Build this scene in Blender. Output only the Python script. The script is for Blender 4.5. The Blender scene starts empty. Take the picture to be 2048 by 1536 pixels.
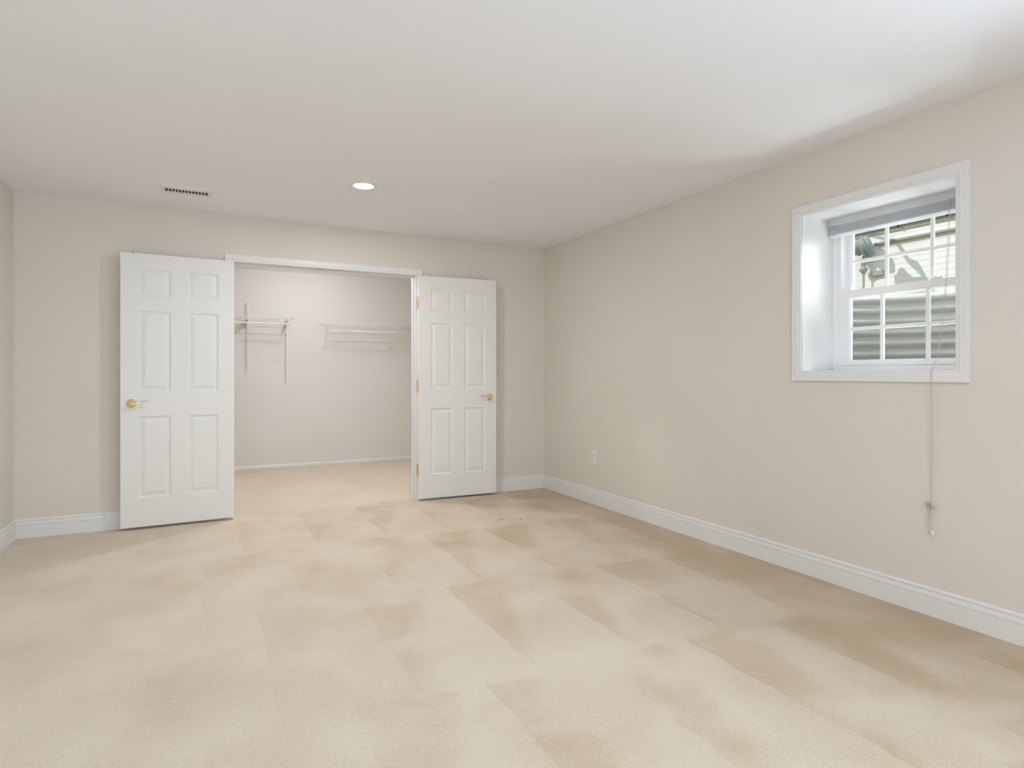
import bpy, bmesh, math, random
from mathutils import Vector, Matrix
random.seed(7)
C = bpy.context.scene.collection
PI = math.pi

# ------------------------------------------------------------------ camera, world, lights, exposure
H = 2.44            # ceiling height
CAM_Z = 1.1585
BY = 5.413          # back wall face (y)
RX = 3.127          # right wall face (x)
LX = -1.173         # left wall face (x)
FY = -2.6           # wall behind the camera
CY = 8.08           # closet back wall
cam = bpy.data.cameras.new('camera'); camo = bpy.data.objects.new('camera', cam); C.objects.link(camo)
camo.location = (0, 0, CAM_Z)
camo.rotation_euler = (PI/2, 0, math.radians(-26.99))
cam.sensor_width = 36; cam.lens = 36*1220.5/2048
cam.shift_y = -19.5/2048
cam.clip_start = 0.02; cam.clip_end = 200
bpy.context.scene.camera = camo

vs = bpy.context.scene.view_settings
vs.view_transform = 'Standard'; vs.look = 'None'; vs.gamma = 1.0; vs.exposure = 0.31; vs.use_curve_mapping = False

cy = bpy.context.scene.cycles
cy.max_bounces = 14; cy.diffuse_bounces = 10; cy.glossy_bounces = 4; cy.transparent_max_bounces = 12
cy.sample_clamp_indirect = 6.0

w = bpy.data.worlds.new('world'); bpy.context.scene.world = w; w.use_nodes = True
wn = w.node_tree; wn.nodes.clear()
out = wn.nodes.new('ShaderNodeOutputWorld'); bg = wn.nodes.new('ShaderNodeBackground')
sky = wn.nodes.new('ShaderNodeTexSky')
try:
    sky.sky_type = 'NISHITA'; sky.sun_disc = False; sky.sun_elevation = math.radians(48); sky.sun_rotation = math.radians(230)
except Exception:
    pass
hs = wn.nodes.new('ShaderNodeHueSaturation'); hs.inputs['Saturation'].default_value = .35
wn.links.new(sky.outputs[0], hs.inputs['Color']); wn.links.new(hs.outputs[0], bg.inputs[0]); bg.inputs[1].default_value = 0.165
wn.links.new(bg.outputs[0], out.inputs[0])

SUN_DIR = Vector((0.62, -0.42, -0.66)).normalized()
s = bpy.data.lights.new('sun', 'SUN'); s.energy = 2.15; s.angle = math.radians(0.6); s.color = (1, .975, .94)
so = bpy.data.objects.new('sun', s); C.objects.link(so)
so.rotation_euler = SUN_DIR.to_track_quat('-Z', 'Y').to_euler(); so.location = (6, 6, 9)

# added fill light at an invented window (right wall, beside the camera, out of frame)
W2 = (-0.75, 0.55)      # y range of the added window
a = bpy.data.lights.new('side_fill', 'AREA'); a.shape = 'RECTANGLE'; a.size = 1.08; a.size_y = .98
a.spread = math.radians(150); a.energy = 61; a.color = (.68, .83, 1)
ao = bpy.data.objects.new('side_fill', a); C.objects.link(ao)
ao.location = (RX+.50, (W2[0]+W2[1])/2, 1.60); ao.rotation_euler = (0, PI/2, 0)
ao.rotation_euler = Vector((-1, .35, -.10)).to_track_quat('-Z', 'Z').to_euler()

# added fill lamps for window_1: one beyond the well, one aimed up inside
def area(name, loc, direction, sx, sy, watts, col, spread=180):
    a = bpy.data.lights.new(name, 'AREA'); a.shape = 'RECTANGLE'; a.size = sx; a.size_y = sy; a.energy = watts; a.color = col
    a.spread = math.radians(spread)
    o = bpy.data.objects.new(name, a); C.objects.link(o); o.location = loc
    o.rotation_euler = Vector(direction).to_track_quat('-Z', 'Z').to_euler()
    return o
area('low_sky_fill', (4.8, 1.75, 2.62), (-1, .06, -.38), 1.5, .5, 70, (.94, .975, 1))
area('well_upfill', (3.60, 2.0, 1.14), (-.40, 0, .92), .66, .13, 6.8, (.88, .94, 1), 100)
# added fill light at an invented patio door in the wall behind the camera
area('rear_fill', (-.30, FY-.16, 1.05), (0, 1, .42), 1.7, 1.95, 60, (.78, .89, 1))

LAMP_W = 12; LAMP_COL = (.97, .985, 1)
CLOSET_W = 8.1

# ------------------------------------------------------------------ materials
def new_mat(name):
    m = bpy.data.materials.new(name); m.use_nodes = True
    nt = m.node_tree; b = nt.nodes['Principled BSDF']
    return m, nt, b

def noise_bump(nt, b, scale, strength, dist=0.001, detail=3, coord='Object', stretch=None):
    tc = nt.nodes.new('ShaderNodeTexCoord'); n = nt.nodes.new('ShaderNodeTexNoise')
    n.inputs['Scale'].default_value = scale; n.inputs['Detail'].default_value = detail
    src = tc.outputs[coord]
    if stretch:
        mp = nt.nodes.new('ShaderNodeMapping'); mp.inputs['Scale'].default_value = stretch
        nt.links.new(src, mp.inputs[0]); src = mp.outputs[0]
    nt.links.new(src, n.inputs['Vector'])
    bp = nt.nodes.new('ShaderNodeBump'); bp.inputs['Strength'].default_value = strength; bp.inputs['Distance'].default_value = dist
    nt.links.new(n.outputs['Fac'], bp.inputs['Height']); nt.links.new(bp.outputs[0], b.inputs['Normal'])
    return n

def paint(name, col, rough=.6, scale=220, strength=.15, var=.015, stretch=None, spec=.3):
    m, nt, b = new_mat(name)
    b.inputs['Roughness'].default_value = rough
    b.inputs['Specular IOR Level'].default_value = spec
    noise_bump(nt, b, scale, strength, stretch=stretch)
    tc = nt.nodes.new('ShaderNodeTexCoord'); n = nt.nodes.new('ShaderNodeTexNoise'); n.inputs['Scale'].default_value = 1.3
    n.inputs['Detail'].default_value = 4
    nt.links.new(tc.outputs['Object'], n.inputs['Vector'])
    r = nt.nodes.new('ShaderNodeValToRGB')
    r.color_ramp.elements[0].position = .3; r.color_ramp.elements[1].position = .7
    r.color_ramp.elements[0].color = (*[c*(1-var) for c in col], 1); r.color_ramp.elements[1].color = (*[min(1, c*(1+var)) for c in col], 1)
    nt.links.new(n.outputs['Fac'], r.inputs[0]); nt.links.new(r.outputs[0], b.inputs['Base Color'])
    return m

def metal(name, col, rough):
    m, nt, b = new_mat(name)
    b.inputs['Base Color'].default_value = (*col, 1); b.inputs['Metallic'].default_value = 1; b.inputs['Roughness'].default_value = rough
    noise_bump(nt, b, 60, .05)
    return m

M = {}
M['wall'] = paint('wall paint', (.71, .675, .62), .75, 260, .22)
M['ceiling'] = paint('ceiling paint', (.84, .855, .90), .85, 180, .25)
M['closetwall'] = paint('closet wall paint', (.74, .725, .70), .75, 260, .2)
M['trim'] = paint('trim enamel', (.765, .77, .775), .35, 90, .05)
M['door'] = paint('door enamel', (.79, .79, .79), .38, 130, .22, stretch=(1, 1, .06))
M['vinyl'] = paint('window vinyl', (.87, .875, .885), .35, 40, .02)
M['wire'] = paint('shelf coating', (.80, .79, .77), .4, 50, .02)
M['plastic'] = paint('outlet plastic', (.80, .78, .74), .35, 50, .02)
M['slat'] = paint('blind slat', (.85, .85, .85), .4, 40, .02)
M['cord'] = paint('blind cord', (.56, .53, .47), .8, 400, .2)
M['dark'] = paint('dark slot', (.04, .037, .033), .8, 50, .1)
M['socket'] = paint('socket slot', (.22, .20, .18), .8, 50, .1)
M['slotgrey'] = paint('standard slot', (.30, .29, .28), .7, 50, .1)
M['brass'] = metal('polished brass', (.92, .76, .44), .08)
M['palebrass'] = metal('pale brass', (.92, .87, .72), .12)
M['satin'] = metal('satin brass', (.80, .56, .34), .35)
M['ventmetal'] = paint('vent enamel', (.78, .77, .75), .4, 60, .03)
M['galv'] = paint('galvanised steel', (.42, .42, .385), .55, 25, .15, .06)
M['pipe'] = paint('pipe paint', (.44, .42, .33), .5, 60, .08, .05)
M['meter'] = paint('meter paint', (.30, .36, .36), .45, 60, .08, .05)
M['red'] = paint('red tag', (.55, .06, .05), .5, 60, .05)
M['siding'] = paint('white siding', (.88, .875, .86), .6, 30, .05)
M['gravel'] = paint('gravel', (.62, .60, .56), .9, 60, 1.0, .3)
M['soil'] = paint('soil', (.20, .22, .11), .95, 30, 1.0, .4)
M['concrete'] = paint('concrete', (.55, .54, .52), .85, 40, .5)
M['lint'] = paint('lint', (.30, .235, .16), .9, 100, .1)

m, nt, b = new_mat('lamp lens'); M['lens'] = m
b.inputs['Base Color'].default_value = (1, 1, 1, 1)
b.inputs['Emission Color'].default_value = (1, .97, .92, 1); b.inputs['Emission Strength'].default_value = 5
noise_bump(nt, b, 400, .1)

# thin vinyl blind slats let some light through
m, nt, b = new_mat('translucent slat'); M['slat'] = m
b.inputs['Base Color'].default_value = (.86, .87, .88, 1); b.inputs['Roughness'].default_value = .4
noise_bump(nt, b, 40, .02)
tl = nt.nodes.new('ShaderNodeBsdfTranslucent'); tl.inputs[0].default_value = (.95, .96, .98, 1); ms = nt.nodes.new('ShaderNodeMixShader'); ms.inputs[0].default_value = .55
nt.links.new(b.outputs[0], ms.inputs[1]); nt.links.new(tl.outputs[0], ms.inputs[2]); nt.links.new(ms.outputs[0], nt.nodes['Material Output'].inputs[0])

# window glass: clear pane, reflects by its own Fresnel
m, nt, b = new_mat('window glass'); M['glass'] = m
nt.nodes.remove(b); mo = nt.nodes['Material Output']
tr = nt.nodes.new('ShaderNodeBsdfTransparent'); tr.inputs[0].default_value = (.95, .965, .96, 1)
gl = nt.nodes.new('ShaderNodeBsdfGlossy'); gl.inputs['Roughness'].default_value = .02
fr = nt.nodes.new('ShaderNodeFresnel'); fr.inputs[0].default_value = 1.45
mx = nt.nodes.new('ShaderNodeMixShader')
gm = nt.nodes.new('ShaderNodeNewGeometry'); iv = nt.nodes.new('ShaderNodeMath'); iv.operation = 'SUBTRACT'; iv.inputs[0].default_value = 1
ml = nt.nodes.new('ShaderNodeMath'); ml.operation = 'MULTIPLY'
nt.links.new(gm.outputs['Backfacing'], iv.inputs[1]); nt.links.new(fr.outputs[0], ml.inputs[0]); nt.links.new(iv.outputs[0], ml.inputs[1])
nt.links.new(ml.outputs[0], mx.inputs[0]); nt.links.new(tr.outputs[0], mx.inputs[1]); nt.links.new(gl.outputs[0], mx.inputs[2])
nt.links.new(mx.outputs[0], mo.inputs[0])

def carpet(name, base, dark, light, strokes):
    """cut-pile carpet: fine fibre speckle and bump, plus the strokes a vacuum cleaner leaves in the nap"""
    m, nt, b = new_mat(name); N = nt.nodes.new; L = nt.links.new
    b.inputs['Roughness'].default_value = 1.0; b.inputs['Specular IOR Level'].default_value = .05
    b.inputs['Sheen Weight'].default_value = .25; b.inputs['Sheen Roughness'].default_value = .6
    tc = N('ShaderNodeTexCoord'); P = tc.outputs['Object']
    def math_(op, a, b_=None, clamp=False):
        n = N('ShaderNodeMath'); n.operation = op; n.use_clamp = clamp
        for i, v in enumerate((a, b_)):
            if v is None: continue
            if isinstance(v, (int, float)): n.inputs[i].default_value = v
            else: L(v, n.inputs[i])
        return n.outputs[0]
    def noise(scale, detail=2, vec=P, dist=0.0):
        n = N('ShaderNodeTexNoise'); n.inputs['Scale'].default_value = scale; n.inputs['Detail'].default_value = detail
        n.inputs['Distortion'].default_value = dist
        L(vec, n.inputs['Vector']); return n.outputs['Fac']
    def smooth(v, lo, hi):
        n = N('ShaderNodeMapRange'); n.interpolation_type = 'SMOOTHSTEP'
        n.inputs['From Min'].default_value = lo; n.inputs['From Max'].default_value = hi
        L(v, n.inputs['Value']); return n.outputs[0]
    fine = noise(215, 3); mid = noise(60, 3); blot = noise(2.2, 4, dist=.4)
    tone = math_('ADD', math_('MULTIPLY', math_('SUBTRACT', blot, .5), .9), .5)
    if strokes:
        sx = N('ShaderNodeSeparateXYZ'); L(P, sx.inputs[0]); x, y = sx.outputs[0], sx.outputs[1]
        wob = noise(1.4, 2); wob2 = noise(5, 2)
        yy = math_('ADD', y, math_('ADD', math_('MULTIPLY', math_('SUBTRACT', wob, .5), .22), math_('MULTIPLY', x, .06)))
        # rows of strokes 1.12 m deep, the far edge of each row crisp
        v = math_('DIVIDE', math_('SUBTRACT', 4.33, yy), 1.08)
        row = math_('FLOOR', v); fv = math_('FRACT', v)
        xs = math_('ADD', math_('ADD', x, math_('MULTIPLY', row, .237)), math_('MULTIPLY', math_('SUBTRACT', wob2, .5), .07))
        fx = math_('FRACT', math_('DIVIDE', xs, .47))
        # dark wedge: full width at the far edge, tapering to a point toward the near edge
        edge = math_('SUBTRACT', math_('MULTIPLY', math_('SUBTRACT', 1.06, fv), .80), fx)
        soft = smooth(edge, -.08, .16)
        left = smooth(fx, .0, .03)
        far = smooth(fv, .0, .06)
        w_ = math_('MULTIPLY', math_('MULTIPLY', soft, left), far)
        # strokes stand out on the right half of the room and fade to the left
        reg = smooth(math_('ADD', x, math_('MULTIPLY', math_('SUBTRACT', blot, .5), 1.2)), -.6, 1.3)
        amt = math_('ADD', .03, math_('MULTIPLY', reg, .19))
        tone = math_('SUBTRACT', math_('ADD', tone, .1), math_('MULTIPLY', w_, math_('MULTIPLY', amt, math_('MULTIPLY', smooth(noise(1.9, 3), .34, .6), 1.25))))
        # darker bands towards the right wall; the far band has no weight
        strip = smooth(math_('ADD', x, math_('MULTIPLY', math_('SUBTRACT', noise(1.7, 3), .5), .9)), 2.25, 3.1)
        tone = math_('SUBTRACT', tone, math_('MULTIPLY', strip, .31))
        strip2 = smooth(math_('ADD', x, math_('MULTIPLY', math_('SUBTRACT', noise(1.1, 3), .5), 1.6)), .7, 2.7)
        tone = math_('SUBTRACT', tone, math_('MULTIPLY', strip2, .17))
        fars = smooth(math_('ADD', y, math_('MULTIPLY', math_('SUBTRACT', noise(2.1, 3), .5), .8)), 4.75, 5.4)
        tone = math_('SUBTRACT', tone, math_('MULTIPLY', fars, .0))
    tone = math_('ADD', tone, math_('MULTIPLY', math_('SUBTRACT', fine, .5), 1.35))
    tone = math_('ADD', tone, math_('MULTIPLY', math_('SUBTRACT', mid, .5), .30))
    r = N('ShaderNodeValToRGB'); e = r.color_ramp.elements
    e[0].position = -0.0; e[0].color = (*dark, 1); e[1].position = 1; e[1].color = (*light, 1)
    k = e.new(.5); k.color = (*base, 1)
    L(tone, r.inputs[0]); L(r.outputs[0], b.inputs['Base Color'])
    bp = N('ShaderNodeBump'); bp.inputs['Strength'].default_value = .55; bp.inputs['Distance'].default_value = .006
    L(math_('ADD', fine, math_('MULTIPLY', mid, .6)), bp.inputs['Height']); L(bp.outputs[0], b.inputs['Normal'])
    return m
M['carpet'] = carpet('beige carpet', (.635, .535, .42), (.475, .355, .22), (.75, .67, .56), True)
M['closetcarpet_lit'] = carpet('lit closet carpet', (.70, .595, .47), (.60, .50, .38), (.78, .69, .58), False)  # lighter than the room floor: brighter closet light put into the colour

# ------------------------------------------------------------------ mesh helpers
def bx(bm, x0, x1, y0, y1, z0, z1):
    v = [bm.verts.new((x, y, z)) for x in (x0, x1) for y in (y0, y1) for z in (z0, z1)]
    for f in ((0,1,3,2), (4,6,7,5), (0,4,5,1), (2,3,7,6), (0,2,6,4), (1,5,7,3)):
        bm.faces.new([v[i] for i in f])
    return v

def tube(bm, pts, r, n=10, closed=False):
    """sweep a circle along a polyline; r may be one radius or one per point"""
    pts = [Vector(p) for p in pts]; rs = r if isinstance(r, (list, tuple)) else [r]*len(pts)
    rings = []; prev = None
    for i, p in enumerate(pts):
        t = (pts[min(i+1, len(pts)-1)] - pts[max(i-1, 0)]).normalized()
        if prev is None:
            u = t.orthogonal().normalized()
        else:
            u = (prev - t*prev.dot(t)).normalized()
        prev = u; v = t.cross(u)
        rings.append([bm.verts.new(p + (u*math.cos(2*PI*k/n) + v*math.sin(2*PI*k/n))*rs[i]) for k in range(n)])
    for a_, b_ in zip(rings, rings[1:]):
        for k in range(n):
            bm.faces.new((a_[k], a_[(k+1) % n], b_[(k+1) % n], b_[k]))
    bm.faces.new(rings[0][::-1]); bm.faces.new(rings[-1])

def lathe(bm, prof, n=32, mat=Matrix.Identity(4), cap=True):
    """prof: list of (radius, height) turned about z, then moved by mat"""
    rings = []
    for r, z in prof:
        rings.append([bm.verts.new(mat @ Vector((r*math.cos(2*PI*k/n), r*math.sin(2*PI*k/n), z))) for k in range(n)])
    for a_, b_ in zip(rings, rings[1:]):
        for k in range(n):
            bm.faces.new((a_[k], a_[(k+1) % n], b_[(k+1) % n], b_[k]))
    if cap:
        bm.faces.new(rings[0][::-1]); bm.faces.new(rings[-1])

def sweep_profile(bm, prof, p0, p1, off, m0=0, m1=0):
    """a moulding: prof = [(out, up)] carried from p0 to p1; off = unit vector away from the wall;
       m0/m1 = mitre: shift along the run per unit of 'out' at the ends"""
    p0 = Vector(p0); p1 = Vector(p1); off = Vector(off); d = (p1-p0).normalized()
    A = [bm.verts.new(p0 + off*o + Vector((0, 0, z)) + d*(o*m0)) for o, z in prof]
    B = [bm.verts.new(p1 + off*o + Vector((0, 0, z)) + d*(o*m1)) for o, z in prof]
    n = len(prof)
    for i in range(n):
        j = (i+1) % n
        bm.faces.new((A[i], A[j], B[j], B[i]))
    bm.faces.new(A[::-1]); bm.faces.new(B)

def obj(name, bm, mat, parent=None, loc=None, smooth=False, bevel=0, seg=2):
    bmesh.ops.recalc_face_normals(bm, faces=bm.faces)
    me = bpy.data.meshes.new(name); bm.to_mesh(me); bm.free()
    o = bpy.data.objects.new(name, me); C.objects.link(o); me.materials.append(mat)
    if smooth:
        for p in me.polygons: p.use_smooth = True
    if bevel:
        md = o.modifiers.new('bevel', 'BEVEL'); md.width = bevel; md.segments = seg; md.limit_method = 'ANGLE'; md.angle_limit = math.radians(40)
    if parent: o.parent = parent
    if loc: o.location = loc
    return o

def tag(o, label, cat=None, group=None, kind=None):
    if label: o['label'] = label
    if cat: o['category'] = cat
    if group: o['group'] = group
    if kind: o['kind'] = kind
    return o

def thing(name, label, cat, loc=(0, 0, 0), group=None, kind=None):
    o = bpy.data.objects.new(name, None); C.objects.link(o); o.location = loc; o.empty_display_size = .05
    return tag(o, label, cat, group, kind)

def NB(): return bmesh.new()

# ------------------------------------------------------------------ the shell
T = .117   # partition thickness
OX0, OX1, OZ = .229, 1.757, 2.066       # closet door opening
# floors
bm = NB(); bx(bm, LX-.1, RX+.42, FY-.1, 5.49, -.1, 0)
tag(obj('floor', bm, M['carpet']), 'beige cut-pile carpet of the room, marked by vacuum strokes', 'floor', kind='structure')
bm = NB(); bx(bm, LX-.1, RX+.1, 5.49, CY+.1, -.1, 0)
tag(obj('floor_closet', bm, M['closetcarpet_lit']), 'smooth beige carpet inside the closet beyond the double doors, brighter closet light put into its colour', 'floor', kind='structure')
# ceiling (with round cut for nothing: lamps are surface trims)
bm = NB(); bx(bm, LX-.1, RX+.42, FY-.1, BY, H, H+.12)
tag(obj('ceiling', bm, M['ceiling']), 'flat white ceiling of the room', 'ceiling', kind='structure')
bm = NB(); bx(bm, LX-.1, RX+.1, BY, CY+.1, H, H+.12)
tag(obj('ceiling_closet', bm, M['ceiling']), 'white closet ceiling hidden behind the door header', 'ceiling', kind='structure')
# left and front walls
bm = NB(); bx(bm, LX-.1, LX, FY-.1, BY, 0, H)
tag(obj('wall_left', bm, M['wall']), 'narrow slice of beige wall at the left edge', 'wall', kind='structure')
bm = NB(); bx(bm, LX, -1.13, FY-.1, FY, 0, H); bx(bm, .53, RX, FY-.1, FY, 0, H); bx(bm, -1.13, .53, FY-.1, FY, 2.07, H)
tag(obj('wall_front', bm, M['wall']), 'beige wall behind the camera', 'wall', kind='structure')
# back wall with the opening
bm = NB()
bx(bm, LX-.1, OX0-.02, BY, BY+T, 0, H); bx(bm, OX1+.02, RX+.1, BY, BY+T, 0, H); bx(bm, OX0-.02, OX1+.02, BY, BY+T, OZ+.02, H)
tag(obj('wall_back', bm, M['wall']), 'beige back wall holding the open closet double doors', 'wall', kind='structure')
# right wall with the window opening and an added one, 0.27 m deep to the vinyl frame
WY0, WY1, WZ0, WZ1 = 1.589, 2.408, 1.177, 2.081
DX = .42
def wall_with_holes(bm, x0, x1, ya, yb, holes):
    y = ya
    for (h0, h1, z0, z1) in sorted(holes):
        bx(bm, x0, x1, y, h0, 0, H); bx(bm, x0, x1, h0, h1, 0, z0); bx(bm, x0, x1, h0, h1, z1, H); y = h1
    bx(bm, x0, x1, y, yb, 0, H)
bm = NB()
wall_with_holes(bm, RX, RX+DX, FY-.1, BY, [(WY0-.012, WY1+.012, WZ0-.012, WZ1+.012), (W2[0], W2[1], WZ0-.07, WZ1)])
tag(obj('wall_right', bm, M['wall']), 'long plain beige wall on the right with the deep window', 'wall', kind='structure')
# closet walls
bm = NB(); bx(bm, LX-.1, RX+.1, CY, CY+.1, 0, H)
tag(obj('wall_closet_back', bm, M['closetwall']), 'off-white closet back wall carrying the wire shelves', 'wall', kind='structure')
bm = NB(); bx(bm, LX-.1, LX, BY+T, CY, 0, H)
tag(obj('wall_closet_left', bm, M['closetwall']), 'closet side wall hidden left of the opening', 'wall', kind='structure')
bm = NB(); bx(bm, RX, RX+.1, BY+T, CY, 0, H)
tag(obj('wall_closet_right', bm, M['closetwall']), 'closet side wall hidden right of the opening', 'wall', kind='structure')

# baseboards
BASE = [(0, 0), (.0145, 0), (.0145, .0885), (.0105, .0895), (.0105, .0930), (.0145, .0940), (.0130, .104), (.0110, .1145), (.0055, .1155), (.0055, .1190), (.0095, .1200), (.0090, .128), (.0060, .1340), (0, .135)]
bm = NB(); sweep_profile(bm, BASE, (RX, FY, 0), (RX, BY, 0), (-1, 0, 0), 1, -1)
tag(obj('baseboard_right', bm, M['trim']), 'long white moulded baseboard along the right wall', 'baseboard', kind='structure')
bm = NB(); sweep_profile(bm, BASE, (OX1+.063, BY, 0), (RX, BY, 0), (0, -1, 0), 0, -1)
tag(obj('baseboard_back', bm, M['trim']), 'short white baseboard right of the closet doors', 'baseboard', kind='structure')
bm = NB(); sweep_profile(bm, BASE, (LX, BY, 0), (OX0-.063, BY, 0), (0, -1, 0), 1, 0)
tag(obj('baseboard_back_left', bm, M['trim']), 'white baseboard left of the closet doors', 'baseboard', kind='structure')
bm = NB(); sweep_profile(bm, BASE, (LX, BY, 0), (LX, FY, 0), (1, 0, 0), 1, -1)
tag(obj('baseboard_left', bm, M['trim']), 'white baseboard of the left wall at the picture edge', 'baseboard', kind='structure')
SB = [(0, 0), (.012, 0), (.012, .022), (.010, .024), (.0105, .026), (.007, .034), (.003, .039), (0, .040)]
pd = thing('added_door', 'added unseen white glazed patio door behind the camera, for fill light', 'door', (-.30, FY, 0), kind='structure')  # invented opening, where the rear fill light comes in
bm = NB(); bx(bm, -.83, -.75, -.08, -.02, 0, 2.07); bx(bm, .75, .83, -.08, -.02, 0, 2.07); bx(bm, -.04, .04, -.08, -.02, .10, 1.99)
bx(bm, -.75, .75, -.08, -.02, 0, .10); bx(bm, -.75, .75, -.08, -.02, 1.99, 2.07)
obj('door_frame', bm, M['vinyl'], pd, bevel=.003)
bm = NB(); bx(bm, -.75, -.04, -.052, -.048, .10, 1.99); bx(bm, .04, .75, -.052, -.048, .10, 1.99)
obj('glass', bm, M['glass'], pd)
bm = NB(); sweep_profile(bm, SB, (LX, CY, 0), (RX, CY, 0), (0, -1, 0), 0, 0)
tag(obj('baseboard_closet', bm, M['trim']), 'low thin white baseboard at the foot of the closet back wall', 'baseboard', kind='structure')

# ------------------------------------------------------------------ closet door frame (trim_1)
CW = .057
CAS = [(0, 0), (.009, 0), (.012, .004), (.0125, .014), (.0155, .018), (.0165, .024), (.0165, .046), (.0175, .050), (.0165, .056), (.013, .057), (0, .057)]
def casing_frame(bm, axis, face, a0, a1, z0, z1, out, legs_to_floor=True):
    """mitred picture-frame casing; axis 'x' or 'y' = the run of the wall; out=-1/+1 direction off the wall"""
    def P(a_, z_, o_):
        return (a_, face+out*o_, z_) if axis == 'x' else (face+out*o_, a_, z_)
    loops = []
    for o_, wd in CAS:
        if legs_to_floor:
            loops.append([P(a0-wd, 0, o_), P(a0-wd, z1+wd, o_), P(a1+wd, z1+wd, o_), P(a1+wd, 0, o_)])
        else:
            loops.append([P(a0-wd, z0-wd, o_), P(a0-wd, z1+wd, o_), P(a1+wd, z1+wd, o_), P(a1+wd, z0-wd, o_)])
    V = [[bm.verts.new(p) for p in l] for l in loops]
    n = len(V)
    for i in range(n):
        A, B = V[i], V[(i+1) % n]
        for k in range(3 if legs_to_floor else 4):
            kk = (k+1) % 4
            bm.faces.new((A[k], A[kk], B[kk], B[k]))
    if legs_to_floor:
        bm.faces.new([v[0] for v in V]); bm.faces.new([v[3] for v in V])
frame = thing('trim_1', 'white closet doorway frame with moulded casing around the opening', 'door frame', (OX0, BY, 0), kind='structure')
def child(name, bm, mat, parent, **k):
    """geometry given in world coordinates, re-based on the parent's location"""
    off = parent.matrix_basis.translation if parent.parent is None else parent.parent.matrix_basis.translation
    bmesh.ops.translate(bm, verts=bm.verts, vec=-off)
    return obj(name, bm, mat, parent, **k)
bm = NB(); casing_frame(bm, 'x', BY, OX0-.005, OX1+.005, 0, OZ+.002-.0, -1)
child('casing', bm, M['trim'], frame)
bm = NB(); casing_frame(bm, 'x', BY+T, OX0-.005, OX1+.005, 0, OZ+.002, 1)
child('casing', bm, M['trim'], frame)
bm = NB()
bx(bm, OX0-.02, OX0, BY, BY+T, 0, OZ); bx(bm, OX1, OX1+.02, BY, BY+T, 0, OZ); bx(bm, OX0-.02, OX1+.02, BY, BY+T, OZ, OZ+.02)
child('jamb', bm, M['trim'], frame, bevel=.0015)
bm = NB()
bx(bm, OX0, OX0+.011, BY+.042, BY+.078, 0, OZ); bx(bm, OX1-.011, OX1, BY+.042, BY+.078, 0, OZ); bx(bm, OX0, OX1, BY+.042, BY+.078, OZ-.011, OZ)
child('door_stop', bm, M['trim'], frame, bevel=.003)
for x in (.912, 1.063):        # brass ball-catch strikes under the header
    bm = NB(); bx(bm, x-.032, x+.032, BY+.008, BY+.030, OZ-.0025, OZ); bx(bm, x-.010, x+.010, BY+.014, BY+.024, OZ-.0045, OZ-.0025)
    o = child('strike_plate', bm, M['satin'], frame, bevel=.001); o['label'] = 'brass catch plate under the header'

# ------------------------------------------------------------------ six-panel doors
DW, DT, DZ0, DZ1 = .766, .035, .020, 2.060
cols = [(.113, .327), (.439, .653)]
rows = [(.235, .844), (1.027, 1.6335), (1.7415, 1.946)]
def door_slab(name, parent):
    """local frame: x from the hinge edge (0) to the free edge (DW), y thickness 0..DT, z world height"""
    bm = NB()
    xs = sorted({0, DW, *[c for p in cols for c in p]}); zs = sorted({DZ0, DZ1, *[r for p in rows for r in p]})
    for side in (0, 1):
        y = 0 if side == 0 else DT; s_ = 1 if side == 0 else -1
        cache = {}
        def V(x, z, d=0.0):
            k = (round(x, 5), round(z, 5), round(d, 5))
            if k not in cache: cache[k] = bm.verts.new((x, y+s_*d, z))
            return cache[k]
        for i in range(len(xs)-1):
            for j in range(len(zs)-1):
                x0, x1, z0, z1 = xs[i], xs[i+1], zs[j], zs[j+1]
                if (x0, x1) in cols and (z0, z1) in rows:
                    rings = [(0, 0), (.004, .0035), (.009, .0050), (.012, .0085), (.019, .0085), (.046, .0018)]
                    prev = None
                    for ins, dp in rings:
                        R = [V(x0+ins, z0+ins, dp), V(x1-ins, z0+ins, dp), V(x1-ins, z1-ins, dp), V(x0+ins, z1-ins, dp)]
                        if prev:
                            for k in range(4): bm.faces.new((prev[k], prev[(k+1) % 4], R[(k+1) % 4], R[k]))
                        prev = R
                    bm.faces.new(prev)
                else:
                    bm.faces.new((V(x0, z0), V(x1, z0), V(x1, z1), V(x0, z1)))
    # edges
    def q(pts): bm.faces.new([bm.verts.new(p) for p in pts])
    q([(0, 0, DZ0), (DW, 0, DZ0), (DW, DT, DZ0), (0, DT, DZ0)]); q([(0, 0, DZ1), (0, DT, DZ1), (DW, DT, DZ1), (DW, 0, DZ1)])
    q([(0, 0, DZ0), (0, DT, DZ0), (0, DT, DZ1), (0, 0, DZ1)]); q([(DW, 0, DZ0), (DW, 0, DZ1), (DW, DT, DZ1), (DW, DT, DZ0)])
    bmesh.ops.remove_doubles(bm, verts=bm.verts, dist=1e-5)
    return obj(name, bm, M['door'], parent)

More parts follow.
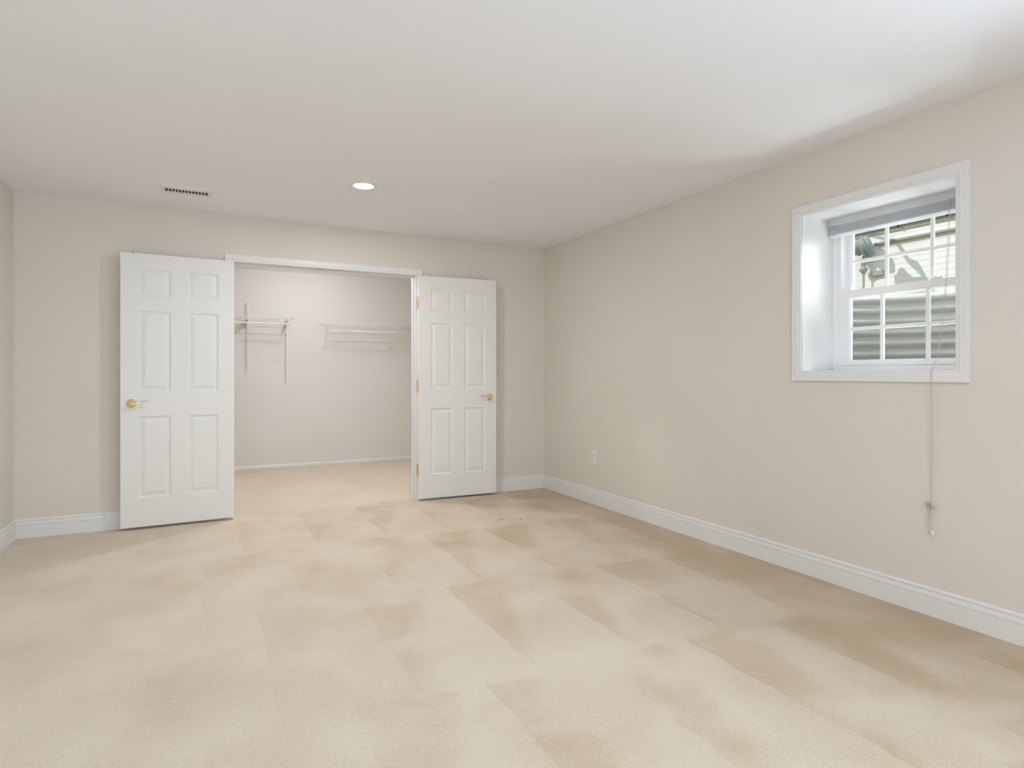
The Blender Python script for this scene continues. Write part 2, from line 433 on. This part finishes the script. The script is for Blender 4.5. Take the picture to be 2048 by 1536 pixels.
def make_door(name, label, hx, hy, fx, fy, mirror):
    """hinge corner (hx,hy), free corner (fx,fy) of the face seen from the room"""
    t = thing(name, label, 'door', (hx, hy, 0), kind='structure')
    ang = math.atan2(fy-hy, fx-hx); sc = 1 if not mirror else -1
    # local x towards free edge; thickness goes away from the camera (+y world)
    t.rotation_euler = (0, 0, ang)
    flip = -1 if mirror else 1
    slab = door_slab('door_leaf', t)
    if mirror:                                  # local y points the other way when the leaf runs to the left
        for v in slab.data.vertices: v.co.y *= -1
        slab.data.flip_normals()
    # lever handle on both faces
    for face, out_ in ((0, -1), (DT, 1)):
        y0 = flip*face; o_ = flip*out_
        cx = DW-.070; cz = .9405
        rot = Matrix.Translation((cx, y0, cz)) @ Matrix.Rotation(PI/2*(1 if o_ < 0 else -1), 4, 'X')
        bm = NB()
        lathe(bm, [(.0335, 0), (.0335, .003), (.0325, .006), (.028, .0085), (.018, .0105), (.0125, .014), (.0115, .022), (.0125, .030), (.0135, .038), (.0125, .044), (.0085, .048), (.003, .0495)], 36, rot)
        h = obj('door_handle', bm, M['brass'], t, smooth=True); h['label'] = 'polished brass handle with round rosette'
        bm = NB()
        pts = []; rs = []
        for k in range(17):
            u = k/16
            pts.append((cx-.004-.108*u, y0+o_*(.038 + .006*math.sin(u*PI) - .004*u), cz - .002 + .020*math.sin(u*PI*.52)**1.3 - (.004*(u-.85)/.15 if u > .85 else 0)))
            rs.append(.0085 - .0038*u + (.0022 if u > .93 else 0))
        tube(bm, pts, rs, 12)
        obj('lever', bm, M['palebrass'], h, smooth=True)
    # ball catch in the top edge
    bm = NB(); lathe(bm, [(.011, DZ1), (.011, DZ1+.002), (.0065, DZ1+.003), (.0055, DZ1+.0055), (.003, DZ1+.008), (.0006, DZ1+.0088)], 16, Matrix.Translation((DW-.080, flip*DT*.5, 0)))
    o = obj('ball_catch', bm, M['dark'], t, smooth=True); o['label'] = 'small dark catch on the top edge'
    # hinges: barrel and two leaves
    for cz in (1.817, 1.050, .283):
        bm = NB()
        by = flip*(DT+.004); kx = .004 if mirror else -.0045
        for k in range(5):
            z0 = cz-.05+.02*k
            lathe(bm, [(.0058, z0+.0006), (.0062, z0+.0012), (.0062, z0+.0188), (.0058, z0+.0194)], 14, Matrix.Translation((kx, by, 0)))
        lathe(bm, [(.004, cz+.05), (.0055, cz+.052), (.004, cz+.056), (.001, cz+.058)], 12, Matrix.Translation((kx, by, 0)))
        if not mirror: bx(bm, -.0026, 0, .004, by, cz-.05, cz+.05)
        o = obj('hinge', bm, M['satin'], t, smooth=False); o['label'] = 'brass hinge'
    return t
d1 = make_door('door_1', 'left white six-panel closet door folded back against the wall, the nearer one', .2345, 5.345, -.5305, 5.308, True)
d2 = make_door('door_2', 'right white six-panel closet door folded back, between the opening and the corner', 1.768, 5.345, 2.533, 5.309, False)
# ------------------------------------------------------------------ recessed lamps
def make_lamp(x, y, label, watts, col=LAMP_COL, size=.12, dome=False, group='recessed ceiling lights'):
    t = thing('recessed_light', label, 'ceiling light', (x, y, H), group)
    bm = NB(); lathe(bm, [(.098, 0), (.0975, -.0035), (.092, -.006), (.080, -.0065), (.074, -.0045), (.066, -.001), (.064, 0)], 48, cap=False)
    obj('trim_ring', bm, M['trim'], t, smooth=True)
    bm = NB(); lathe(bm, [(.0655, -.0008), (.060, -.0022), (.04, -.0030), (.001, -.0034)], 40)
    obj('lens', bm, M['lens'], t, smooth=True)
    l = bpy.data.lights.new('bulb', 'AREA'); l.shape = 'DISK'; l.size = size; l.energy = watts; l.color = col
    if dome:
        bm = NB(); lathe(bm, [(.064, -.002), (.060, -.020), (.045, -.038), (.022, -.048), (.001, -.050)], 32); obj('dome', bm, M['lens'], t, smooth=True)
        l = bpy.data.lights.new('bulb', 'POINT'); l.shadow_soft_size = .05; l.energy = watts; l.color = col
    lo = bpy.data.objects.new('bulb', l); C.objects.link(lo); lo.parent = t; lo.location = (0, 0, -.11 if dome else -.009)
    return t
make_lamp(.984, 4.16, 'round white recessed ceiling light, lit, in front of the closet doors', LAMP_W*1.25, size=.10)
make_lamp(.984, .95, 'added unseen recessed ceiling light over the camera, lit as fill', LAMP_W*.25)  # unseen lamp added to brighten the room
make_lamp(.984, -1.5, 'added unseen recessed ceiling light behind the camera, lit as fill', LAMP_W)  # another added lamp, out of view, for general fill
make_lamp(1.10, 7.05, 'lit round ceiling light inside the closet by its shelves, hidden by the header', CLOSET_W*1.5, dome=True)
make_lamp(1.10, 6.05, 'added fill light on the closet ceiling just inside the doorway, unseen behind the header', CLOSET_W*1.7)  # extra fill lamp added to lift the lower closet wall

# ------------------------------------------------------------------ ceiling vent
vent = thing('ceiling_vent', 'white metal ceiling register with a row of dark slots', 'vent', (-.0875, 4.835, H))
vx0, vx1, vy0, vy1 = -.25, .075, 4.737, 4.933
sx0, sx1, sy0, sy1 = -.222, .042, 4.797, 4.878
bm = NB()
o3 = [(vx0, vy0, vx1, vy1, H), (vx0, vy0, vx1, vy1, H-.003), (vx0+.008, vy0+.008, vx1-.008, vy1-.008, H-.008), (sx0, sy0, sx1, sy1, H-.008), (sx0, sy0, sx1, sy1, H-.001)]
R = []
for x0, y0, x1, y1, z in o3: R.append([bm.verts.new(p) for p in ((x0, y0, z), (x1, y0, z), (x1, y1, z), (x0, y1, z))])
for A, B in zip(R, R[1:]):
    for k in range(4): bm.faces.new((A[k], A[(k+1) % 4], B[(k+1) % 4], B[k]))
child('frame', bm, M['ventmetal'], vent)
bm = NB(); bx(bm, sx0, sx1, sy0, sy1, H-.0016, H-.0004); child('duct_opening', bm, M['dark'], vent)
bm = NB()
p = (sx1-sx0)/13
for k in range(1, 13):
    x = sx0+k*p; bx(bm, x-.0030, x+.0030, sy0, sy1, H-.0085, H-.0018)
child('slats', bm, M['ventmetal'], vent)
bm = NB(); bx(bm, sx1-.012, sx1-.009, sy1-.02, sy1+.004, H-.018, H-.008); child('damper_lever', bm, M['ventmetal'], vent)

# ------------------------------------------------------------------ outlet on the right wall
oy, oz = 4.526, .415
t = thing('wall_outlet', 'ivory duplex power outlet low on the right wall near the corner', 'outlet', (RX, oy, oz))
bm = NB(); bx(bm, -.0055, 0, -.035, .035, -.0575, .0575); obj('cover_plate', bm, M['plastic'], t, bevel=.002)
for s_ in (-1, 1):
    bm = NB(); lathe(bm, [(.0165, 0), (.0165, .0025), (.015, .003)], 24, Matrix.Translation((-.0055, 0, s_*.0195)) @ Matrix.Rotation(-PI/2, 4, 'Y'))
    so_ = obj('socket', bm, M['plastic'], t)
    bm = NB()
    for yy_ in (-.0062, .0062): bx(bm, -.0090, -.0084, yy_-.0016, yy_+.0016, s_*.0195-.001, s_*.0195+.009)
    bx(bm, -.0090, -.0084, -.0027, .0027, s_*.0195-.011, s_*.0195-.006)
    obj('slots', bm, M['socket'], so_)
bm = NB(); lathe(bm, [(.003, 0), (.0028, .0012)], 12, Matrix.Translation((-.0055, 0, 0)) @ Matrix.Rotation(-PI/2, 4, 'Y')); obj('screw', bm, M['ventmetal'], t)

# ------------------------------------------------------------------ closet wire shelves
def wire_shelf(label, x0, x1, ztop, zrod, rodx0, rodx1, hooks, front=7.775):
    t = thing('wire_shelf', label, 'wire shelf', ((x0+x1)/2, CY, ztop), 'closet wire shelves')
    bm = NB()
    back = CY-.012
    tube(bm, [(x0, front, ztop), (x1, front, ztop)], .0034, 8)
    tube(bm, [(x0, front-.001, ztop-.036), (x1, front-.001, ztop-.036)], .0034, 8)
    tube(bm, [(x0, back, ztop-.003), (x1, back, ztop-.003)], .0032, 8)
    tube(bm, [(x0, (front+back)/2, ztop-.006), (x1, (front+back)/2, ztop-.006)], .0030, 8)
    n = int((x1-x0)/.0254)
    for k in range(n+1):
        x = x0+.004+(x1-x0-.008)*k/n
        tube(bm, [(x, back, ztop), (x, front+.004, ztop+.001), (x, front-.003, ztop-.003), (x, front-.004, ztop-.036)], .0013, 5)
    child('wire_deck', bm, M['wire'], t, smooth=True)
    bm = NB(); ry = front+.022
    tube(bm, [(rodx0, ry, zrod), (rodx1, ry, zrod)], .0085, 14)
    child('hanging_rod', bm, M['wire'], t, smooth=True)
    for hx in hooks:
        bm = NB()
        pts = [(hx, front-.003, ztop+.003), (hx, front-.006, ztop-.02), (hx, front-.004, ztop-.045), (hx, ry-.018, zrod+.012)]
        for k in range(9):
            a_ = PI*.9 + PI*1.05*k/8
            pts.append((hx, ry+.0145*math.cos(a_), zrod+.0145*math.sin(a_)))
        tube(bm, pts, .0042, 8)
        child('rod_hook', bm, M['wire'], t, smooth=True)
        bm = NB(); tube(bm, [(hx, ry, zrod-.012), (hx, ry+.010, zrod-.032)], .005, 8); child('hook_foot', bm, M['wire'], t, smooth=True)
    return t
# left: adjustable shelf on slotted wall standards
ls = wire_shelf('left white wire closet shelf carried by two slotted wall standards', -.35, 1.00, 1.842, 1.766, -.33, .962, [.865, -.10])
for (x, z0, z1) in ((.491, 1.18, 2.031), (.938, 1.037, 1.90), (.04, 1.10, 1.95)):
    bm = NB()
    bx(bm, x-.0125, x+.0125, CY-.004, CY, z0, z1)
    bx(bm, x-.0125, x-.0105, CY-.014, CY-.004, z0, z1); bx(bm, x+.0105, x+.0125, CY-.014, CY-.004, z0, z1)
    bx(bm, x-.0125, x-.0055, CY-.0155, CY-.0135, z0, z1); bx(bm, x+.0055, x+.0125, CY-.0155, CY-.0135, z0, z1)
    n = int((z1-z0)/.032)
    for k in range(n+1):
        zz = z0+.004+k*.032; bx(bm, x-.006, x+.006, CY-.0153, CY-.0137, zz, min(zz+.013, z1))
    st = child('wall_standard', bm, M['wire'], ls)
    bm = NB()
    for k in range(n):
        zz = z0+.020+k*.032; bx(bm, x-.0052, x+.0052, CY-.0062, CY-.0042, zz, zz+.014)
    bmesh.ops.translate(bm, verts=bm.verts, vec=-ls.location)
    obj('slots', bm, M['slotgrey'], st)
    # cantilever bracket
    bm = NB()
    P = [(CY-.0157, 1.828), (7.800, 1.828), (7.782, 1.838), (7.776, 1.838), (7.780, 1.812), (7.84, 1.792), (CY-.05, 1.742), (CY-.0157, 1.738)]
    A = [bm.verts.new((x-.004, y, z)) for y, z in P]; B = [bm.verts.new((x+.004, y, z)) for y, z in P]
    bm.faces.new(A); bm.faces.new(B[::-1])
    for k in range(len(P)): bm.faces.new((A[k], A[(k+1) % len(P)], B[(k+1) % len(P)], B[k]))
    child('bracket', bm, M['wire'], ls)
# right: fixed shelf on diagonal braces
rs_ = wire_shelf('right white wire closet shelf held up by thin diagonal braces', 1.345, 3.10, 1.793, 1.703, 1.437, 3.08, [1.573, 2.30, 2.265, 2.95])
for x in (1.405, 2.255, 3.05):
    bm = NB()
    tube(bm, [(x+.006, 7.776, 1.793), (x+.004, 7.782, 1.765), (x, 7.80, 1.750), (x-.002, CY-.010, 1.500), (x-.002, CY-.006, 1.486)], .0042, 8)
    child('brace', bm, M['wire'], rs_, smooth=True)
    bm = NB(); lathe(bm, [(.010, 0), (.010, .004), (.006, .006)], 14, Matrix.Translation((x-.002, CY, 1.484)) @ Matrix.Rotation(PI/2, 4, 'X')); 
    child('brace_foot', bm, M['wire'], rs_)
for x in (1.35, 1.65, 1.95, 2.35, 2.75):
    bm = NB(); bx(bm, x-.007, x+.007, CY-.016, CY, 1.783, 1.803); child('wall_clip', bm, M['wire'], rs_, bevel=.002)

# ------------------------------------------------------------------ window_1
FX = 3.396    # front of the vinyl frame
win = thing('window_1', 'white double-hung window deep in the right wall, looking out on a window well', 'window', (RX, (WY0+WY1)/2, WZ0), kind='structure')
bm = NB(); casing_frame(bm, 'y', RX, WY0, WY1, WZ0, WZ1, -1, legs_to_floor=False); child('casing', bm, M['trim'], win)
bm = NB()   # extension jambs lining the recess
bx(bm, RX-.002, FX+.03, WY0-.012, WY0, WZ0-.012, WZ1+.012); bx(bm, RX-.002, FX+.03, WY1, WY1+.012, WZ0-.012, WZ1+.012)
bx(bm, RX-.002, FX+.03, WY0, WY1, WZ1, WZ1+.012); bx(bm, RX-.002, FX+.03, WY0, WY1, WZ0-.012, WZ0)
child('jamb_liner', bm, M['trim'], win)
def rect_frame(bm, x0, x1, y0, y1, z0, z1, wl, wr, wb, wt):
    bx(bm, x0, x1, y0, y0+wl, z0, z1); bx(bm, x0, x1, y1-wr, y1, z0, z1)
    bx(bm, x0, x1, y0+wl, y1-wr, z0, z0+wb); bx(bm, x0, x1, y0+wl, y1-wr, z1-wt, z1)
bm = NB()
rect_frame(bm, FX, FX+.010, WY0, WY1, WZ0, WZ1, .024, .024, .012, .024)     # inner lip
rect_frame(bm, FX+.010, FX+.110, WY0, WY1, WZ0, WZ1, .052, .052, .030, .034)
rect_frame(bm, FX+.050, FX+.056, WY0, WY1, WZ0, WZ1, .061, .061, .036, .044)  # parting bead
bx(bm, FX+.004, FX+.012, WY0, WY1, WZ0, WZ0+.018)
child('window_frame', bm, M['vinyl'], win, bevel=.002)
def sash(name, x0, x1, y0, y1, z0, z1, gy0, gy1, gz0, gz1, muntz, muntw):
    bm = NB(); gx = (x0+x1)/2
    rect_frame(bm, x0, x1, y0, y1, z0, z1, gy0-y0-.006, y1-gy1-.006, gz0-z0-.006, z1-gz1-.006)
    rect_frame(bm, x0+.007, x1-.007, gy0-.008, gy1+.008, gz0-.008, gz1+.008, .008, .008, .008, .008)   # glazing bead
    s_ = child(name, bm, M['vinyl'], win, bevel=.0018)
    bm = NB(); bx(bm, gx-.002, gx+.002, gy0, gy1, gz0, gz1)
    bmesh.ops.translate(bm, verts=bm.verts, vec=-win.location); obj('glass', bm, M['glass'], s_)
    bm = NB(); hw = muntw/2
    for y in (1.878, 2.1215): bx(bm, gx-.007, gx+.007, y-hw, y+hw, gz0-.003, gz1+.003)
    ys = [gy0-.003, 1.878-hw, 1.878+hw, 2.1215-hw, 2.1215+hw, gy1+.003]
    for k in (0, 2, 4): bx(bm, gx-.007, gx+.007, ys[k], ys[k+1], muntz-hw, muntz+hw)
    bmesh.ops.translate(bm, verts=bm.verts, vec=-win.location); obj('muntins', bm, M['vinyl'], s_, bevel=.0015)
    return s_
lo_ = sash('lower_sash', FX+.016, FX+.049, 1.641, 2.356, 1.208, 1.655, 1.690, 2.304, 1.243, 1.604, 1.426, .020)
up_ = sash('upper_sash', FX+.057, FX+.090, 1.641, 2.356, 1.610, 2.046, 1.680, 2.318, 1.650, 2.012, 1.828, .018)
bm = NB(); bx(bm, FX+.010, FX+.018, 1.700, 2.300, 1.214, 1.224)
bmesh.ops.translate(bm, verts=bm.verts, vec=-win.location); obj('lift_rail', bm, M['vinyl'], lo_, bevel=.002)
bm = NB(); bx(bm, FX+.018, FX+.050, 1.80, 1.86, 1.655, 1.666); bx(bm, FX+.010, FX+.035, 1.822, 1.838, 1.660, 1.670)
bmesh.ops.translate(bm, verts=bm.verts, vec=-win.location); obj('sash_lock', bm, M['vinyl'], lo_, bevel=.002)
for y in (1.675, 2.322):
    bm = NB(); bx(bm, FX+.022, FX+.052, y-.018, y+.018, 1.655, 1.662)
    bmesh.ops.translate(bm, verts=bm.verts, vec=-win.location); obj('tilt_latch', bm, M['vinyl'], lo_, bevel=.002)

# ------------------------------------------------------------------ raised mini blind
bl = thing('mini_blind', 'white mini blind pulled all the way up at the top of the window', 'blind', (3.37, 2.0, 2.078))
b0, b1 = WY0+.004, WY1-.006
bm = NB()
P = [(3.352, 2.079), (3.350, 2.044), (3.354, 2.040), (3.382, 2.040), (3.386, 2.044), (3.386, 2.079), (3.383, 2.079), (3.381, 2.046), (3.357, 2.046), (3.355, 2.079)]
A = [bm.verts.new((x, b0, z)) for x, z in P]; B = [bm.verts.new((x, b1, z)) for x, z in P]
bm.faces.new(A); bm.faces.new(B[::-1])
for k in range(len(P)): bm.faces.new((A[k], A[(k+1) % len(P)], B[(k+1) % len(P)], B[k]))
child('headrail', bm, M['slat'], bl)
for y in (b0+.010, 2.0, b1-.010):
    bm = NB(); bx(bm, 3.347, 3.390, y-.014, y+.014, 2.074, 2.0808); child('mounting_bracket', bm, M['slat'], bl, bevel=.002)
bm = NB(); ns = 26
for k in range(ns):
    z = 1.990+.046*k/ns; j = random.uniform(-.0015, .0015)
    pr = [(3.356+j, z), (3.3625+j, z+.0013), (3.369+j, z+.0017), (3.3755+j, z+.0013), (3.382+j, z)]
    A = [bm.verts.new((x, b0+.006, zz)) for x, zz in pr]; B = [bm.verts.new((x, b1-.006, zz)) for x, zz in pr]
    A2 = [bm.verts.new((x, b0+.006, zz-.0015)) for x, zz in pr]; B2 = [bm.verts.new((x, b1-.006, zz-.0015)) for x, zz in pr]
    for q_ in range(4):
        bm.faces.new((A[q_], A[q_+1], B[q_+1], B[q_])); bm.faces.new((A2[q_+1], A2[q_], B2[q_], B2[q_+1]))
    bm.faces.new(A2+A[::-1]); bm.faces.new(B+B2[::-1])
    bm.faces.new((A[0], B[0], B2[0], A2[0])); bm.faces.new((A[4], A2[4], B2[4], B[4]))
child('slats', bm, M['slat'], bl)
bm = NB(); bx(bm, 3.356, 3.382, b0+.006, b1-.006, 1.972, 1.986); child('bottom_rail', bm, M['slat'], bl, bevel=.003)
for y in (1.72, 2.0, 2.28):
    bm = NB()
    for x in (3.3525, 3.3855): tube(bm, [(x, y, 2.042), (x-.001, y+.004, 2.0), (x, y, 1.970)], .0011, 6)
    child('ladder_cord', bm, M['slat'], bl)
# pull cords: down in front of the glass, over the sill and down the wall
def cordpath(dy):
    p = [(3.349, 1.733+dy, 2.045), (3.345, 1.733+dy, 1.95), (3.325, 1.727+dy, 1.80), (3.29, 1.719+dy, 1.60), (3.24, 1.710+dy, 1.40), (3.18, 1.700+dy*.8, 1.25), (3.135, 1.693+dy*.8, 1.186), (3.112, 1.690+dy*.6, 1.181), (3.105, 1.688+dy*.6, 1.165),
         (3.104, 1.687+dy*.5, 1.10), (3.107, 1.686+dy, .98), (3.110, 1.686+dy*.6, .85), (3.112, 1.689+dy*.6, .72), (3.112, 1.692+dy*.3, .60), (3.112, 1.692, .545)]
    return p
for dy in (-.0035, .0035):
    bm = NB(); tube(bm, cordpath(dy), .0010, 6); child('pull_cord', bm, M['cord'], bl, smooth=True)
bm = NB()       # the knot of gathered cord
for k in range(3):
    pts = [(3.108+.008*math.cos(a_*2+k), 1.692+.012*math.cos(a_+k*2)+.004*k, .532+.014*math.sin(a_*1.5+k)) for a_ in [i*.5 for i in range(16)]]
    tube(bm, pts, .0018, 6)
child('cord_knot', bm, M['cord'], bl, smooth=True)
bm = NB()
tube(bm, [(3.112, 1.693, .528), (3.112, 1.697, .49), (3.112, 1.703, .455), (3.112, 1.708, .43), (3.112, 1.702, .405), (3.112, 1.692, .392), (3.112, 1.684, .396), (3.112, 1.682, .41)], .0016, 6)
tube(bm, [(3.113, 1.690, .528), (3.113, 1.688, .48), (3.113, 1.691, .44), (3.113, 1.686, .41), (3.113, 1.688, .385)], .0016, 6)
tube(bm, [(3.110, 1.695, .528), (3.110, 1.699, .50), (3.111, 1.700, .478), (3.111, 1.703, .462)], .0022, 6)
child('cord_tail', bm, M['cord'], bl, smooth=True)
bm = NB(); lathe(bm, [(.003, .412), (.006, .405), (.0075, .393), (.007, .388), (.002, .387)], 14, Matrix.Translation((3.1125, 1.686, 0))); child('tassel', bm, M['plastic'], bl, smooth=True)
# ------------------------------------------------------------------ added window (beside the camera, out of frame), made for the fill light
w2 = thing('added_window', 'added unseen window of the right wall beside the camera, for fill light', 'window', (RX, (W2[0]+W2[1])/2, WZ0), kind='structure')
bm = NB(); casing_frame(bm, 'y', RX, W2[0]+.004, W2[1]-.004, WZ0-.066, WZ1-.004, -1, legs_to_floor=False); child('casing', bm, M['trim'], w2)
bm = NB(); rect_frame(bm, 3.40, 3.43, W2[0], W2[1], WZ0-.07, WZ1, .05, .05, .05, .05); bx(bm, 3.40, 3.43, -.115, -.085, WZ0-.02, WZ1-.05)
child('window_frame', bm, M['vinyl'], w2, bevel=.002)

# ------------------------------------------------------------------ outside: window well, ground, neighbouring wall
bm = NB()
cyw = 2.0; n = 48; zs_ = []; z0, z1 = .95, 1.68; nz = 110
prev = None
for j in range(nz+1):
    z = z0+(z1-z0)*j/nz; rr = .0175*math.sin(2*PI*(z-.02)/.0715)
    ring = []
    for k in range(n+1):
        a_ = -PI/2 + PI*k/n
        ring.append(bm.verts.new((3.56+(.60+rr)*math.cos(a_), cyw+(.66+rr)*math.sin(a_), z)))
    if prev:
        for k in range(n): bm.faces.new((prev[k], prev[k+1], ring[k+1], ring[k]))
    prev = ring
ww = obj('window_well', bm, M['galv'], smooth=True)
tag(ww, 'corrugated grey metal window well seen through the lower panes', 'window well')
md = ww.modifiers.new('solid', 'SOLIDIFY'); md.thickness = .003
bm = NB(); bx(bm, 3.55, 4.25, 1.3, 2.7, .85, 1.0); tag(obj('ground_well', bm, M['gravel']), 'gravel at the bottom of the window well', 'gravel', kind='structure')
# ground outside, with the well left open
bm = NB()
def gq(x0, x1, y0, y1):
    f = lambda x: 1.60 if x < 4.3 else 1.60+(x-4.3)*.085
    v = [bm.verts.new((x, y, f(x))) for x, y in ((x0, y0), (x1, y0), (x1, y1), (x0, y1))]; bm.faces.new(v)
gq(3.56, 4.3, 2.75, 12); gq(3.56, 4.3, 1.25-.0, 1.26); gq(4.3, 10, 1.26, 12); gq(4.3, 10, 1.0, 1.26)
tag(obj('ground', bm, M['soil']), 'lawn strip between the houses, hidden below the panes', 'ground', kind='structure')
bm = NB(); bx(bm, RX+.05, RX+DX, -3, 12, H+.12, 6.0)
tag(obj('wall_upper_storey', bm, M['siding']), 'outer wall of the house above the basement window', 'wall', kind='structure')
# outer foundation wall above and beside the window
bm = NB()
wall_with_holes(bm, RX+DX, RX+DX+.01, 1.0, 3.2, [(WY0-.0, WY1+.0, WZ0-.0, WZ1+.0)])
tag(obj('wall_outside', bm, M['concrete']), 'outer face of the foundation around the window', 'wall', kind='structure')
# neighbouring wall with lap siding
NX = 10.0
def on_wall(px, py, X=NX):
    u = (px-1024)/1220.5; d = X/(.45384+.89109*u)
    return Vector((X, d*(.89109-.45384*u), CAM_Z+(748.5-py)*d/1220.5))
bm = NB(); pr = []; z = 1.7; lap = .095
pr.append((NX+.2, z))
while z < 3.50:
    pr.append((NX-.004, z)); pr.append((NX-.001, z+lap)); z += lap
pr.append((NX+.2, z))
sweep = [bm.verts.new((x, 1.0, zz)) for x, zz in pr]; sweep2 = [bm.verts.new((x, 12, zz)) for x, zz in pr]
for k in range(len(pr)-1): bm.faces.new((sweep[k], sweep[k+1], sweep2[k+1], sweep2[k]))
tag(obj('wall_neighbour', bm, M['siding']), 'sunlit white lap siding outside, beyond the window well', 'siding wall', kind='structure')
bm = NB(); bx(bm, NX-.075, NX+.2, 1.0, 12, 3.545, 3.80)
trim2 = tag(obj('trim_2', bm, M['siding']), 'white trim band across the siding above the pipe', 'trim board', kind='structure')
bm = NB(); bx(bm, NX-.030, NX-.001, 1.0, 12, 3.478, 3.540); child('drip_strip', bm, M['pipe'], trim2)['label'] = 'olive grey strip under the band'
for (px, py) in ((1797, 452), (1894, 430)):
    p_ = on_wall(px, py, NX-.075); bm = NB(); lathe(bm, [(.02, 0), (.02, .006), (.012, .012)], 10, Matrix.Translation(p_) @ Matrix.Rotation(-PI/2, 4, 'Y')); child('bolt', bm, M['dark'], trim2)
bm = NB(); bx(bm, NX-.006, NX+.2, 1.0, 12, 3.80, 6.2)
tag(obj('wall_neighbour_upper', bm, M['siding']), 'upper siding of the neighbouring house, above the band', 'siding wall', kind='structure')

# gas pipe along the siding
bm = NB(); yA = 6.32
tube(bm, [(NX-.034, 1.5, 3.315), (NX-.034, yA-.03, 3.315)], .027, 14)
gp = tag(obj('gas_pipe', bm, M['pipe'], smooth=True), 'long olive gas pipe running level along the white siding', 'pipe')
# regulator and meter fittings
g = thing('gas_regulator', 'grey round gas regulator at the end of the olive pipe', 'gas regulator', (NX, 6.5, 3.3))
c1 = on_wall(1732, 494, NX-.21)
bm = NB(); lathe(bm, [(.05, -.10), (.15, -.075), (.165, -.06), (.17, -.012), (.195, -.010), (.195, .010), (.17, .012), (.165, .06), (.14, .085), (.06, .10)], 28, Matrix.Translation(c1) @ Matrix.Rotation(math.radians(68), 4, 'X') @ Matrix.Rotation(math.radians(25), 4, 'Y'))
child('regulator_body', bm, M['meter'], g, smooth=False)
c2 = on_wall(1714, 495, NX-.18)
bm = NB(); lathe(bm, [(.03, -.08), (.115, -.07), (.13, -.02), (.15, 0), (.13, .02), (.09, .09), (.04, .12)], 24, Matrix.Translation(c2) @ Matrix.Rotation(math.radians(80), 4, 'X'))
child('diaphragm_case', bm, M['galv'], g, smooth=False)
bm = NB(); tube(bm, [(c1.x, c1.y-.06, c1.z), (NX-.10, yA+.18, 3.318), (NX-.06, yA+.11, 3.315)], .045, 14)
tube(bm, [(NX-.066, yA+.12, 3.315), (NX-.066, yA+.04, 3.315)], .055, 8)
v_ = child('valve', bm, M['galv'], g)
bm = NB(); bx(bm, NX-.135, NX-.118, yA+.03, yA+.08, 3.30, 3.345)
bmesh.ops.translate(bm, verts=bm.verts, vec=-g.location); o = obj('valve_tag', bm, M['red'], v_, bevel=.005); o['label'] = 'small red tag'
bm = NB()
pa = on_wall(1727, 512, NX-.12); 
def vz(py): return on_wall(1727, py, NX-.12)
tube(bm, [vz(512), vz(522), vz(526), vz(530), vz(533), vz(537), vz(541), vz(545), vz(549), vz(600)], [.018, .018, .045, .045, .03, .065, .065, .04, .018, .018], 12)
child('riser_pipe', bm, M['galv'], g)
bm = NB(); A = on_wall(1729, 556, NX-.20); B = on_wall(1768, 556, NX-.02)
bx(bm, NX-.06, NX-.008, B.y, A.y-.02, 2.79, 2.87)
child('support_bracket', bm, M['galv'], g)
# added unseen caster: bent tube traced back from the shadow on the siding
sh = [(1742, 471), (1772, 479), (1785, 481), (1797, 489), (1808, 506), (1816, 520), (1824, 526), (1832, 531), (1840, 541), (1847, 551), (1857, 566), (1870, 588)]
rad = [.028, .028, .028, .028, .030, .030, .045, .055, .042, .030, .026, .026]
tt = 1.75
pts = [on_wall(*p_) - SUN_DIR*tt for p_ in sh]
print('caster', [tuple(round(c, 2) for c in p_) for p_ in (pts[0], pts[-1])])
bm = NB(); pts.insert(0, pts[0]+Vector((0, .05, 1.1))); rad.insert(0, .035); pts.insert(0, Vector((NX-.05, pts[0].y+.15, pts[0].z+.1))); rad.insert(0, .035)
tube(bm, pts, rad, 12)
caster = tag(obj('shadow_caster', bm, M['galv'], smooth=True), 'added unseen bent tube shaped to throw the slanted shadow on the siding', 'pipe')
lump = [(1788, 551), (1794, 549), (1797, 539), (1803, 535), (1809, 538), (1818, 548), (1828, 555), (1846, 553), (1858, 566), (1858, 600), (1794, 600)]  # outline of an added unseen block, drawn after the shadow it throws
bm = NB(); A = [bm.verts.new(on_wall(*p_) - SUN_DIR*tt) for p_ in lump]; B = [bm.verts.new(on_wall(*p_) - SUN_DIR*(tt+.12)) for p_ in lump]
bm.faces.new(A); bm.faces.new(B[::-1])
for k in range(len(A)): bm.faces.new((A[k], A[(k+1) % len(A)], B[(k+1) % len(A)], B[k]))
obj('lump_caster', bm, M['galv'], caster)
# ------------------------------------------------------------------ lint on the carpet
for i, (x, y, pts, lab) in enumerate((
    (2.13, 4.37, [(-.035, -.012), (-.01, 0), (.015, .004), (.035, .016)], 'short dark thread on the carpet near the far right corner'),
    (2.28, 4.32, [(-.010, 0), (0, .004), (.010, -.002)], 'tiny dark speck of lint on the carpet right of the thread'),
    )):
    bm = NB(); tube(bm, [(px_, py_, .002) for px_, py_ in pts], .0016 if i == 0 else .0028, 6)
    tag(obj('lint', bm, M['lint'], loc=(x, y, 0), smooth=True), lab, 'lint', 'lint on the carpet')
